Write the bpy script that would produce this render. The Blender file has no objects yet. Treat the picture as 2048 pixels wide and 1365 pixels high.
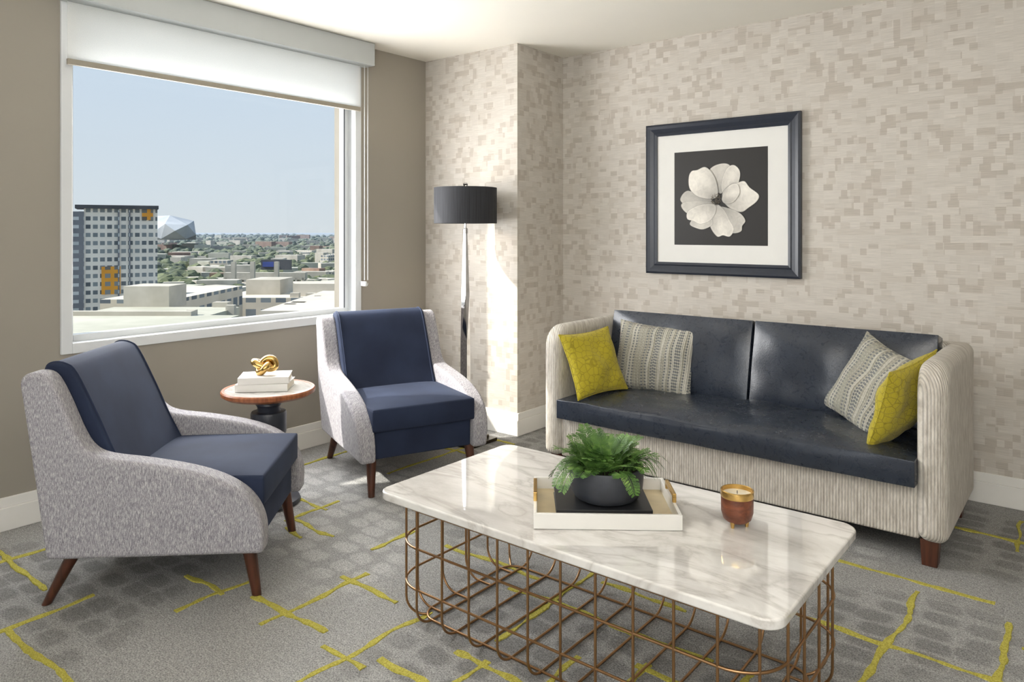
import bpy, bmesh, math, random
from mathutils import Vector, Matrix, noise
random.seed(7)
D=bpy.data; SC=bpy.context.scene; COL=SC.collection
CAMZ=1.357
def lin(c):
    c=c/255.0
    return c/12.92 if c<=0.04045 else ((c+0.055)/1.055)**2.4
def S(r,g,b): return (lin(r),lin(g),lin(b),1.0)

# ------------------------------------------------------------ materials
class M:
    def __init__(s,name,color=(.8,.8,.8,1),rough=.5,metal=0.0,**kw):
        s.m=D.materials.new(name); s.m.use_nodes=True; s.nt=s.m.node_tree
        s.b=s.nt.nodes['Principled BSDF']
        s.b.inputs['Base Color'].default_value=color
        s.b.inputs['Roughness'].default_value=rough
        s.b.inputs['Metallic'].default_value=metal
        for k,v in kw.items(): s.b.inputs[k.replace('_',' ')].default_value=v
    def n(s,t,**kw):
        x=s.nt.nodes.new(t)
        for k,v in kw.items(): setattr(x,k,v)
        return x
    def put(s,sock,v):
        if hasattr(v,'is_linked') or isinstance(v,bpy.types.NodeSocket): s.nt.links.new(v,sock)
        else: sock.default_value=v
    def ma(s,op,a,b=0.0,c=None):
        x=s.n('ShaderNodeMath',operation=op); s.put(x.inputs[0],a); s.put(x.inputs[1],b)
        if c is not None: s.put(x.inputs[2],c)
        return x.outputs[0]
    def pos(s):
        g=s.n('ShaderNodeNewGeometry'); sp=s.n('ShaderNodeSeparateXYZ'); s.put(sp.inputs[0],g.outputs['Position'])
        return g.outputs['Position'],sp.outputs[0],sp.outputs[1],sp.outputs[2]
    def obj(s):
        g=s.n('ShaderNodeTexCoord'); sp=s.n('ShaderNodeSeparateXYZ'); s.put(sp.inputs[0],g.outputs['Object'])
        return g.outputs['Object'],sp.outputs[0],sp.outputs[1],sp.outputs[2]
    def comb(s,x,y,z=0.0):
        c=s.n('ShaderNodeCombineXYZ'); s.put(c.inputs[0],x); s.put(c.inputs[1],y); s.put(c.inputs[2],z); return c.outputs[0]
    def noise(s,vec,scale,detail=2.0,rough=.5,dist=0.0):
        x=s.n('ShaderNodeTexNoise'); s.put(x.inputs['Vector'],vec); x.inputs['Scale'].default_value=scale
        x.inputs['Detail'].default_value=detail; x.inputs['Roughness'].default_value=rough; x.inputs['Distortion'].default_value=dist
        return x.outputs[0]
    def white(s,vec):
        x=s.n('ShaderNodeTexWhiteNoise',noise_dimensions='3D'); s.put(x.inputs['Vector'],vec); return x.outputs['Value']
    def ramp(s,fac,stops,interp='LINEAR'):
        x=s.n('ShaderNodeValToRGB'); x.color_ramp.interpolation=interp; s.put(x.inputs[0],fac)
        e=x.color_ramp.elements
        while len(e)<len(stops): e.new(.5)
        for i,(p,c) in enumerate(stops):
            e[i].position=p; e[i].color=c if hasattr(c,'__len__') else (c,c,c,1)
        return x.outputs[0]
    def mix(s,fac,a,b,bt='MIX'):
        x=s.n('ShaderNodeMix',data_type='RGBA',blend_type=bt); s.put(x.inputs[0],fac); s.put(x.inputs[6],a); s.put(x.inputs[7],b); return x.outputs[2]
    def col(s,v): s.put(s.b.inputs['Base Color'],v); return s
    def rough(s,v): s.put(s.b.inputs['Roughness'],v); return s
    def bump(s,h,strength=.3,dist=.002):
        x=s.n('ShaderNodeBump'); x.inputs['Strength'].default_value=strength; x.inputs['Distance'].default_value=dist
        s.put(x.inputs['Height'],h); s.put(s.b.inputs['Normal'],x.outputs[0]); return s

def plain(name,c,rough=.5,metal=0,var=.06,scale=12,bump=0,**kw):
    m=M(name,c,rough,metal,**kw); p=m.obj()[0]; nz=m.noise(p,scale,3)
    d=tuple(x*(1-var) for x in c[:3])+(1,); l=tuple(min(1,x*(1+var)) for x in c[:3])+(1,)
    m.col(m.ramp(nz,[(.3,d),(.7,l)]))
    if bump: m.bump(m.noise(p,bump,3),.25,.002)
    return m.m

def wallpaper():
    m=M('wallpaper_mosaic',rough=.6); P,X,Y,Z=m.pos(); u=m.ma('ADD',X,Y)
    def layer(a,b,seed,rowoff=0.0):
        row=m.ma('FLOOR',m.ma('DIVIDE',m.ma('ADD',Z,seed*.013),b))
        off=m.ma('MULTIPLY',m.white(m.comb(row,seed,3.0)),rowoff)
        cell=m.ma('FLOOR',m.ma('ADD',m.ma('DIVIDE',u,a),off))
        return m.white(m.comb(cell,row,seed))
    A=layer(.050,.036,0.0,1.0); B=layer(.074,.050,5.1); Cc=layer(.033,.036,0.0)
    base=S(203,197,188); mid=S(195,188,178); dark=S(184,176,165)
    c=m.ramp(A,[(0,base),(.42,mid),(.76,dark)],'CONSTANT')
    k=m.ramp(B,[(0,0.0),(.58,1.0)],'CONSTANT'); c=m.mix(m.ma('MULTIPLY',k,.8),c,S(199,193,184))
    k2=m.ramp(Cc,[(0,0.0),(.92,.8)],'CONSTANT'); c=m.mix(k2,c,S(180,171,160))
    st=m.noise(m.comb(m.ma('MULTIPLY',u,10.0),m.ma('MULTIPLY',Z,300.0)),1.0,3,.6)
    c=m.mix(1.0,c,m.ramp(st,[(.3,.84),(.7,1.08)]),'MULTIPLY'); m.col(c)
    m.bump(st,.15,.001); return m.m
def carpet():
    m=M('carpet_grey',rough=.95); P,X,Y,Z=m.pos()
    fine=m.noise(P,190,2,.7); med=m.noise(P,60,3,.6)
    w=m.n('ShaderNodeTexNoise'); m.put(w.inputs['Vector'],P); w.inputs['Scale'].default_value=5
    off=m.n('ShaderNodeVectorMath',operation='SCALE'); m.put(off.inputs[0],w.outputs[1]); off.inputs[3].default_value=.06
    add=m.n('ShaderNodeVectorMath',operation='ADD'); m.put(add.inputs[0],P); m.put(add.inputs[1],off.outputs[0])
    mu=m.n('ShaderNodeVectorMath',operation='MULTIPLY'); m.put(mu.inputs[0],add.outputs[0]); mu.inputs[1].default_value=(1/.150,1/.105,0)
    vo=m.n('ShaderNodeTexVoronoi',voronoi_dimensions='2D',distance='MINKOWSKI',feature='F1'); m.put(vo.inputs['Vector'],mu.outputs[0]); vo.inputs['Scale'].default_value=1
    vo.inputs['Randomness'].default_value=.35; vo.inputs['Exponent'].default_value=3.0
    isb=m.ramp(vo.outputs['Distance'],[(.31,1.0),(.46,0.0)])
    base=m.ramp(fine,[(.28,S(98,98,98)),(.72,S(195,194,191))])
    sel=m.noise(P,.8,1,.4)
    shade=m.ramp(sel,[(.40,.66),(.45,.78),(.475,1.0),(.54,1.0),(.57,1.34)])
    pres=m.ramp(sel,[(.45,1.0),(.475,0.0),(.54,0.0),(.57,1.0)])
    c=m.mix(isb,base,m.mix(1.0,base,shade,'MULTIPLY'))
    c=m.mix(1.0,c,m.ramp(med,[(.3,.80),(.7,1.12)]),'MULTIPLY')
    c=m.mix(1.0,c,m.ramp(m.noise(P,1.3,2),[(.35,.84),(.65,1.06)]),'MULTIPLY')
    m.col(c); m.bump(m.ma('ADD',fine,m.ma('ADD',med,m.ma('MULTIPLY',m.ma('MULTIPLY',isb,pres),.5))),.9,.005); return m.m
def yellow_yarn():
    m=M('carpet_yellow',rough=.95); P=m.pos()[0]; f=m.noise(P,190,2,.7)
    m.col(m.ramp(f,[(.3,S(140,131,42)),(.7,S(200,191,88))])); m.bump(f,.9,.004); return m.m
def tweed():
    m=M('tweed_grey',rough=.9,Sheen_Weight=.12); P,X,Y,Z=m.obj(); u=m.ma('ADD',X,Y)
    a=m.noise(m.comb(m.ma('MULTIPLY',u,380.0),m.ma('MULTIPLY',Z,62.0),m.ma('MULTIPLY',Y,80.0)),1.0,2,.7)
    b=m.noise(P,520,2,.6)
    s=m.ma('ADD',m.ma('MULTIPLY',a,.6),m.ma('MULTIPLY',b,.4))
    m.col(m.ramp(s,[(.34,S(100,97,105)),(.5,S(147,144,150)),(.64,S(200,198,198))])); m.bump(s,.4,.002); return m.m
def velvet():
    m=M('velvet_navy',rough=.85,Sheen_Weight=.08); P=m.obj()[0]; a=m.noise(P,5,3); f=m.noise(P,300,1)
    m.b.inputs['Sheen Roughness'].default_value=.4
    m.b.inputs['Sheen Tint'].default_value=(.65,.75,1,1)
    m.b.inputs['Specular IOR Level'].default_value=.25
    m.col(m.ramp(a,[(.3,S(31,38,57)),(.7,S(40,49,71))])); m.bump(f,.2,.001); return m.m
def leather():
    m=M('leather_navy',rough=.3); P=m.obj()[0]; a=m.noise(P,3.5,5,.65,.6); sc=m.noise(P,28,6,.75,1.2)
    c=m.ramp(a,[(.3,S(33,39,50)),(.7,S(46,53,65))])
    c=m.mix(m.ramp(sc,[(.62,0.0),(.74,.45)]),c,S(100,106,116)); m.col(c)
    m.rough(m.ramp(sc,[(.3,.22),(.7,.38)]))
    v=m.n('ShaderNodeTexVoronoi'); m.put(v.inputs['Vector'],P); v.inputs['Scale'].default_value=170
    m.bump(m.ma('ADD',m.ma('MULTIPLY',v.outputs[0],.15),a),.32,.006)
    m.b.inputs['Coat Weight'].default_value=.25; m.b.inputs['Coat Roughness'].default_value=.22; return m.m
def corduroy():
    m=M('corduroy_taupe',rough=.9,Sheen_Weight=.15); P,X,Y,Z=m.obj(); u=m.ma('ADD',X,Y)
    w=m.ma('SINE',m.ma('MULTIPLY',u,2*math.pi/.0125)); w=m.ma('MULTIPLY_ADD',w,.5,.5)
    nz=m.noise(m.comb(m.ma('MULTIPLY',u,80.0),m.ma('MULTIPLY',Z,14.0),Y),1.0,3,.7)
    c=m.ramp(nz,[(.32,S(176,168,157)),(.5,S(200,193,182)),(.68,S(220,214,204))])
    c=m.mix(1.0,c,m.ramp(w,[(0,.62),(.5,1.0)]),'MULTIPLY'); m.col(c); m.bump(w,.45,.004); return m.m
def marble():
    m=M('marble_white',rough=.05); P=m.pos()[0]
    mp=m.n('ShaderNodeMapping'); m.put(mp.inputs[0],P); mp.inputs['Rotation'].default_value=(0,0,.9); mp.inputs['Scale'].default_value=(1,2.6,1)
    v=mp.outputs[0]; a=m.noise(v,1.9,7,.58,1.2); b=m.noise(v,1.1,4,.5,.6)
    t=m.ma('ABSOLUTE',m.ma('SUBTRACT',a,.5))
    vein=m.ramp(t,[(0,.5),(.02,.25),(.07,0.0)])
    c=m.ramp(b,[(.3,S(212,209,205)),(.7,S(231,229,225))])
    c=m.mix(vein,c,S(160,153,146)); c=m.mix(m.ramp(m.noise(v,2.6,6,.65,1.0),[(.48,0.0),(.66,.45)]),c,S(182,176,170))
    m.col(c); m.b.inputs['Coat Weight'].default_value=.8; m.b.inputs['Coat Roughness'].default_value=.015; return m.m
def wood(name,c1,c2,rough=.35,axis=2):
    m=M(name,rough=rough); P,X,Y,Z=m.obj()
    sc=[60.0,60.0,60.0]; sc[axis]=5.0
    n=m.noise(m.comb(m.ma('MULTIPLY',X,sc[0]),m.ma('MULTIPLY',Y,sc[1]),m.ma('MULTIPLY',Z,sc[2])),1.0,4,.6,.5)
    m.col(m.ramp(n,[(.3,c1),(.7,c2)])); return m.m
def pillow_yellow():
    m=M('pillow_chartreuse',rough=.85,Sheen_Weight=.15); P=m.obj()[0]
    v=m.n('ShaderNodeTexVoronoi',feature='DISTANCE_TO_EDGE'); m.put(v.inputs['Vector'],P); v.inputs['Scale'].default_value=32
    v2=m.n('ShaderNodeTexVoronoi',feature='F1'); m.put(v2.inputs['Vector'],P); v2.inputs['Scale'].default_value=32
    r=m.ma('SINE',m.ma('MULTIPLY',v2.outputs[0],30.0))
    l=m.ramp(v.outputs[0],[(0.02,1.0),(.06,0.0)]); l=m.ma('MAXIMUM',l,m.ramp(r,[(.75,0.0),(.95,.5)]))
    m.col(m.mix(m.ma('MULTIPLY',l,.7),S(184,168,36),S(136,122,18))); m.bump(m.ma('SUBTRACT',1.0,l),.6,.003); return m.m
def pillow_stripe():
    m=M('pillow_woven',rough=.9); P,X,Y,Z=m.obj(); F=95.0
    row=m.ma('FLOOR',m.ma('MULTIPLY',X,F))
    ph=m.white(m.comb(row,1.0,2.0)); kind=m.white(m.comb(row,4.0,9.0))
    t=m.ma('FRACT',m.ma('MULTIPLY',m.ma('ADD',Y,ph),62.0))
    seg=m.ramp(t,[(0,0.0),(.40,1.0)],'CONSTANT')
    on=m.ma('MULTIPLY',seg,m.ramp(kind,[(0,0.0),(.34,.72),(.72,.22)],'CONSTANT'))
    rs=m.ma('SINE',m.ma('MULTIPLY',X,2*math.pi*F)); nz=m.noise(P,150,2)
    base=m.mix(kind,S(200,197,186),S(168,164,148))
    c=m.mix(on,base,S(80,88,100)); c=m.mix(1.0,c,m.ramp(nz,[(.3,.8),(.7,1.05)]),'MULTIPLY')
    m.col(c); m.bump(m.ma('ADD',rs,seg),.5,.003); return m.m
def fine_thread():
    m=M('lamp_shade_thread',rough=.8); P,X,Y,Z=m.obj()
    a=m.ma('ARCTAN2',Y,X); n=m.noise(m.comb(m.ma('MULTIPLY',a,70.0),m.ma('MULTIPLY',Z,3.0)),1.0,3)
    m.col(m.ramp(n,[(.3,S(24,25,29)),(.7,S(54,55,60))])); m.bump(n,.6,.002); return m.m
def blind_mat():
    m=M('roller_blind_fabric'); nt=m.nt; out=nt.nodes['Material Output']; P,X,Y,Z=m.pos()
    nz=m.noise(m.comb(m.ma('MULTIPLY',Y,300.0),m.ma('MULTIPLY',Z,300.0)),1.0,1)
    c=m.ramp(nz,[(.3,S(246,246,245)),(.7,S(253,253,252))])
    d=m.n('ShaderNodeBsdfDiffuse'); t=m.n('ShaderNodeBsdfTranslucent'); m.put(d.inputs[0],c); m.put(t.inputs[0],c)
    x=m.n('ShaderNodeMixShader'); x.inputs[0].default_value=.8; m.put(x.inputs[1],d.outputs[0]); m.put(x.inputs[2],t.outputs[0])
    nt.links.new(x.outputs[0],out.inputs[0]); return m.m
def glass_mat():
    m=M('window_glass'); nt=m.nt; out=nt.nodes['Material Output']
    t=m.n('ShaderNodeBsdfTransparent'); g=m.n('ShaderNodeBsdfGlossy'); g.inputs['Roughness'].default_value=.0
    t.inputs[0].default_value=(.98,.99,.99,1)
    x=m.n('ShaderNodeMixShader'); x.inputs[0].default_value=.012; m.put(x.inputs[1],t.outputs[0]); m.put(x.inputs[2],g.outputs[0])
    nt.links.new(x.outputs[0],out.inputs[0]); return m.m

WP=wallpaper(); CARPET=carpet(); YEL=yellow_yarn(); TWEED=tweed(); VEL=velvet(); LEA=leather(); CORD=corduroy(); MARB=marble()
PAINT=plain('paint_taupe',S(151,145,135),.6,var=.015,scale=3)
CEIL=plain('paint_ceiling',S(238,234,224),.7,var=.01,scale=2)
WHITE=plain('trim_white',S(230,228,223),.4,var=.01)
METALW=plain('frame_white',S(212,215,217),.35,var=.01)
VAL=plain('valance_grey',S(178,182,182),.45,var=.01)
WALNUT=wood('walnut',S(52,28,18),S(90,50,33)); TEAK=wood('teak',S(120,66,38),S(168,104,64))
BRASS=plain('brass_wire',S(166,130,94),.33,1.0,var=.05); GOLD=plain('gold',S(206,170,104),.22,1.0,var=.04)
CHROME=plain('chrome',S(200,200,202),.08,1.0,var=.02)
NAVYM=plain('charcoal_lacquer',S(48,52,62),.35,var=.1)
FRAMEM=plain('frame_navy',S(38,44,56),.32,var=.08,scale=30)
MAT=plain('mat_board',S(226,225,221),.7,var=.01); PICB=plain('print_black',S(30,27,25),.5,var=.05)
GLASS=glass_mat(); BLIND=blind_mat()

# ------------------------------------------------------------ geometry helpers
def empty(name,loc=(0,0,0),rz=0.0):
    e=D.objects.new(name,None); COL.objects.link(e); e.location=loc; e.rotation_euler=(0,0,rz); e.empty_display_size=.1; return e
def ob_from(name,verts,faces,mat,parent=None,smooth=False,bevel=0,seg=3,loc=None,rot=None,subsurf=0):
    me=D.meshes.new(name); me.from_pydata([tuple(v) for v in verts],[],faces); me.update()
    bm=bmesh.new(); bm.from_mesh(me); bmesh.ops.recalc_face_normals(bm,faces=bm.faces); bm.to_mesh(me); bm.free()
    o=D.objects.new(name,me); COL.objects.link(o); me.materials.append(mat)
    if parent: o.parent=parent
    if loc is not None: o.location=loc
    if rot is not None: o.rotation_euler=rot
    if smooth or bevel:
        for p in me.polygons: p.use_smooth=True
    if bevel:
        b=o.modifiers.new('bev','BEVEL'); b.width=bevel; b.segments=seg; b.limit_method='ANGLE'; b.angle_limit=math.radians(35)
        b.harden_normals=False
        w=o.modifiers.new('wn','WEIGHTED_NORMAL'); w.keep_sharp=True
    if subsurf:
        s=o.modifiers.new('ss','SUBSURF'); s.levels=subsurf; s.render_levels=subsurf
    return o
def box(name,x0,x1,y0,y1,z0,z1,mat,parent=None,bevel=0,seg=2,**k):
    v=[(x,y,z) for x in(x0,x1) for y in(y0,y1) for z in(z0,z1)]
    f=[(0,1,3,2),(4,6,7,5),(0,4,5,1),(2,3,7,6),(0,2,6,4),(1,5,7,3)]
    return ob_from(name,v,f,mat,parent,bevel=bevel,seg=seg,**k)
def smoothpts(pts,n=5,closed=False):
    out=[]; L=len(pts)
    rng=range(L) if closed else range(L-1)
    for i in rng:
        if closed: p0,p1,p2,p3=[Vector(pts[(i+k)%L]) for k in(-1,0,1,2)]
        else: p0=Vector(pts[max(i-1,0)]);p1=Vector(pts[i]);p2=Vector(pts[i+1]);p3=Vector(pts[min(i+2,L-1)])
        for k in range(n):
            t=k/n
            out.append(.5*((2*p1)+(p2-p0)*t+(2*p0-5*p1+4*p2-p3)*t*t+(3*p1-p0-3*p2+p3)*t**3))
    if not closed: out.append(Vector(pts[-1]))
    return out
def prism(name,pts,lo,hi,mat,parent=None,axis='Y',bevel=.01,seg=3,warp=None):
    n=len(pts); v=[]
    for q in(lo,hi):
        for p in pts:
            if axis=='Y': v.append([p[0],q,p[1]])
            elif axis=='X': v.append([q,p[0],p[1]])
            else: v.append([p[0],p[1],q])
    if warp: v=[warp(*a) for a in v]
    f=[tuple(range(n)),tuple(range(2*n-1,n-1,-1))]+[(i,(i+1)%n,n+(i+1)%n,n+i) for i in range(n)]
    return ob_from(name,v,f,mat,parent,bevel=bevel,seg=seg)
def lathe(name,prof,mat,parent=None,seg=48,loc=None,smooth=True,bevel=0):
    v=[];f=[];n=len(prof)
    for i in range(seg):
        a=2*math.pi*i/seg
        for r,z in prof: v.append((r*math.cos(a),r*math.sin(a),z))
    for i in range(seg):
        for j in range(n-1):
            f.append((i*n+j,((i+1)%seg)*n+j,((i+1)%seg)*n+j+1,i*n+j+1))
    me=D.meshes.new(name); me.from_pydata(v,[],f)
    bm=bmesh.new(); bm.from_mesh(me); bmesh.ops.remove_doubles(bm,verts=bm.verts,dist=1e-5); bmesh.ops.recalc_face_normals(bm,faces=bm.faces); bm.to_mesh(me); bm.free()
    o=D.objects.new(name,me); COL.objects.link(o); me.materials.append(mat)
    if parent:o.parent=parent
    if loc is not None:o.location=loc
    for p in me.polygons:p.use_smooth=True
    es=o.modifiers.new('es','EDGE_SPLIT'); es.split_angle=math.radians(38)
    return o
def tube(name,paths,rad,mat,parent=None,closed=False,res=3,loc=None,rot=None):
    cu=D.curves.new(name,'CURVE'); cu.dimensions='3D'; cu.bevel_depth=rad; cu.bevel_resolution=res; cu.use_fill_caps=True
    for i,pts in enumerate(paths):
        sp=cu.splines.new('POLY'); sp.points.add(len(pts)-1)
        for q,p in zip(sp.points,pts): q.co=(p[0],p[1],p[2],1)
        sp.use_cyclic_u=closed[i] if isinstance(closed,(list,tuple)) else closed
        sp.use_smooth=True
    cu.materials.append(mat); o=D.objects.new(name,cu); COL.objects.link(o)
    if parent:o.parent=parent
    if loc is not None:o.location=loc
    if rot is not None:o.rotation_euler=rot
    return o
def cushion(name,w,d,h,mat,parent=None,crown=.03,bevel=.03,loc=(0,0,0),rot=(0,0,0),bulge=.015,piping=None,n=14,wr=0.0,prad=.005,seed=0.0):
    bm=bmesh.new(); bmesh.ops.create_cube(bm,size=2)
    bmesh.ops.subdivide_edges(bm,edges=bm.edges[:],cuts=n,use_grid_fill=True)
    def f(x,y,z):
        q=(1-x*x)*(1-y*y)
        X=w/2*x; Y=d/2*y; Z=h/2*z
        if abs(z)>.999: Z+=z*crown*(1-x**4)*(1-y**4)
        else:
            if abs(x)>.999: X+=x*bulge*(1-z*z)*(1-y**4)
            if abs(y)>.999: Y+=y*bulge*(1-z*z)*(1-x**4)
        if wr:
            nn=noise.noise(Vector((X*5,Y*5,z*2+w+seed)))*wr+noise.noise(Vector((X*14,Y*9,z*3+seed)))*wr*.35
            Z+=nn*(.4+.6*q)*(1 if z>0 else .3)
        return X,Y,Z
    for v in bm.verts: v.co=Vector(f(*v.co))
    bmesh.ops.recalc_face_normals(bm,faces=bm.faces)
    me=D.meshes.new(name); bm.to_mesh(me); bm.free(); me.materials.append(mat)
    o=D.objects.new(name,me); COL.objects.link(o)
    if parent:o.parent=parent
    o.location=loc;o.rotation_euler=rot
    for p in me.polygons:p.use_smooth=True
    b=o.modifiers.new('bev','BEVEL'); b.width=bevel; b.segments=5; b.limit_method='ANGLE'; b.angle_limit=math.radians(55)
    if piping:
        paths=[]
        for z in piping:
            rr=bevel*.8; a=w/2-rr*.35; bb=d/2-rr*.35; c=bevel; pts=[]
            for cx,cy,a0 in((a-c,bb-c,0),(-a+c,bb-c,90),(-a+c,-bb+c,180),(a-c,-bb+c,270)):
                for k in range(6):
                    t=math.radians(a0+k*18); pts.append((cx+c*math.cos(t),cy+c*math.sin(t),z*(h/2-bevel*.28)))
            paths.append(pts)
        tube(name+'_piping',paths,prad,mat,parent,True,loc=loc,rot=rot)
    return o
def pillow(name,w,h,t,mat,loc,rot,parent=None,n=28,pinch=.09):
    v=[];idx={};f=[]
    for s in(1,-1):
        for i in range(n+1):
            for j in range(n+1):
                u=math.sin(math.pi/2*(-1+2*i/n)); q=math.sin(math.pi/2*(-1+2*j/n))
                rim=(i in(0,n) or j in(0,n))
                if rim and s==-1: idx[(s,i,j)]=idx[(1,i,j)]; continue
                th=(max(0,1-abs(u)**2.2)*max(0,1-abs(q)**2.2))**.5
                x=w/2*u*(1-pinch*(1-q*q)); y=h/2*q*(1-pinch*(1-u*u))
                z=s*t/2*th+.014*noise.noise(Vector((x*9,y*9,s+t*7)))*th*2
                idx[(s,i,j)]=len(v); v.append((x,y,z))
    for s in(1,-1):
        for i in range(n):
            for j in range(n):
                q=(idx[(s,i,j)],idx[(s,i+1,j)],idx[(s,i+1,j+1)],idx[(s,i,j+1)]); f.append(q if s==1 else q[::-1])
    o=ob_from(name,v,f,mat,parent,smooth=True); o.location=loc
    if isinstance(rot,Matrix): o.matrix_world=Matrix.Translation(loc)@rot.to_4x4()
    else: o.rotation_euler=rot
    rimp=[v[idx[(1,i,0)]] for i in range(n)]+[v[idx[(1,n,j)]] for j in range(n)]+[v[idx[(1,n-i,n)]] for i in range(n)]+[v[idx[(1,0,n-j)]] for j in range(n)]
    tube('seam',[rimp],.0035,mat,o,True)
    return o
def frame_mat(right,up):
    r=Vector(right).normalized(); u=Vector(up); u=(u-u.dot(r)*r).normalized(); nrm=r.cross(u)
    return Matrix((r,u,nrm)).transposed()

# ------------------------------------------------------------ room shell
XL=-3.87; YB=4.33; H=2.60; XR=2.2; YF=-2.6; CY=3.80; CX=-3.01
floor=box('floor',XL-.25,XR+.2,YF-.2,YB+.2,-.2,0,CARPET)
box('ceiling',XL-.25,XR+.2,YF-.2,YB+.2,H,H+.2,CEIL)
box('wall_back',XL-.25,XR+.2,YB,YB+.2,0,H,WP)
box('wall_column',XL,CX,CY,YB,0,H,WP)
box('wall_right',XR,XR+.2,YF,YB,0,H,PAINT)
OY0,OY1,OZ0,OZ1=1.39,3.17,.785,2.50
wl=empty('wall_left')
box('wall_part_a',XL-.25,XL,YF-.2,OY0,0,H,PAINT,wl); box('wall_part_b',XL-.25,XL,OY1,YB+.2,0,H,PAINT,wl)
box('wall_part_c',XL-.25,XL,OY0,OY1,0,OZ0,PAINT,wl); box('wall_part_d',XL-.25,XL,OY0,OY1,OZ1,H,PAINT,wl)
wf=empty('wall_front')
box('wall_part_a',XL,-2.2,YF-.2,YF,0,H,PAINT,wf); box('wall_part_b',1.4,XR,YF-.2,YF,0,H,PAINT,wf)
box('wall_part_c',-2.2,1.4,YF-.2,YF,0,.7,PAINT,wf); box('wall_part_d',-2.2,1.4,YF-.2,YF,2.4,H,PAINT,wf)
w2=empty('added_rear_window')  # invented unseen window, added as an opening for the rear fill lamp
for a,b in((-2.2,-2.14),(-.43,-.37),(1.34,1.4)): box('mullion',a,b,YF-.1,YF-.03,.7,2.4,METALW,w2)
for a,b in((.7,.76),(2.34,2.4)): box('rail',-2.2,1.4,YF-.1,YF-.03,a,b,METALW,w2)
box('glass',-2.2,1.4,YF-.07,YF-.064,.7,2.4,GLASS,w2)
def baseb(name,segs):
    e=empty(name)
    for x0,x1,y0,y1,nx,ny in segs:
        for t,z0,z1 in((.018,0,.105),(.012,.105,.15)):
            box('board',min(x0,x0+nx*t),max(x1,x1+nx*t),min(y0,y0+ny*t),max(y1,y1+ny*t),z0,z1,WHITE,e,bevel=.003)
baseb('baseboard_left',[(XL,XL,YF,CY,1,0)])
baseb('baseboard_column',[(XL,CX+.018,CY,CY,0,-1),(CX,CX,CY,YB,1,0)])
baseb('baseboard_back',[(CX,XR,YB,YB,0,-1)])
baseb('baseboard_right',[(XR,XR,YF,YB,-1,0)])

w1=empty('window_1')
def ring(name,x0,x1,y0,y1,z0,z1,w,mat,p,bevel=.003,wb=None):
    wb=wb or w
    box(name+'_l',x0,x1,y0,y0+w,z0,z1,mat,p,bevel=bevel); box(name+'_r',x0,x1,y1-w,y1,z0,z1,mat,p,bevel=bevel)
    box(name+'_b',x0,x1,y0+w,y1-w,z0,z0+wb,mat,p,bevel=bevel); box(name+'_t',x0,x1,y0+w,y1-w,z1-w,z1,mat,p,bevel=bevel)
ring('casing',-3.98,-3.855,1.372,3.187,.765,2.52,.05,METALW,w1)
ring('sash',-3.99,-3.93,1.42,3.14,.813,2.47,.032,METALW,w1)
box('gasket_r',-3.932,-3.928,3.100,3.107,.845,2.44,NAVYM,w1)
box('glass',-3.958,-3.952,1.45,3.11,.84,2.44,GLASS,w1)
rb=empty('roller_blind')
box('valance',-3.853,-3.75,1.36,3.215,2.45,2.598,VAL,rb,bevel=.004)
box('fabric',-3.832,-3.829,1.39,3.155,2.17,2.45,BLIND,rb)
box('bottom_bar',-3.840,-3.822,1.388,3.157,2.150,2.178,plain('bar_beige',S(150,143,130),.5),rb,bevel=.003)
cp=[]
for yy in(3.168,3.196):
    cp.append([(-3.80,yy,2.45-.02*i) for i in range(72)])
cp.append([(-3.80,3.182+.014*math.cos(a),1.01-.02*math.sin(a)) for a in [math.pi*k/10 for k in range(11)]])
tube('bead_chain',cp,.0022,METALW,rb)
box('chain_cleat',-3.852,-3.80,3.176,3.188,.99,1.02,METALW,rb)

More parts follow.
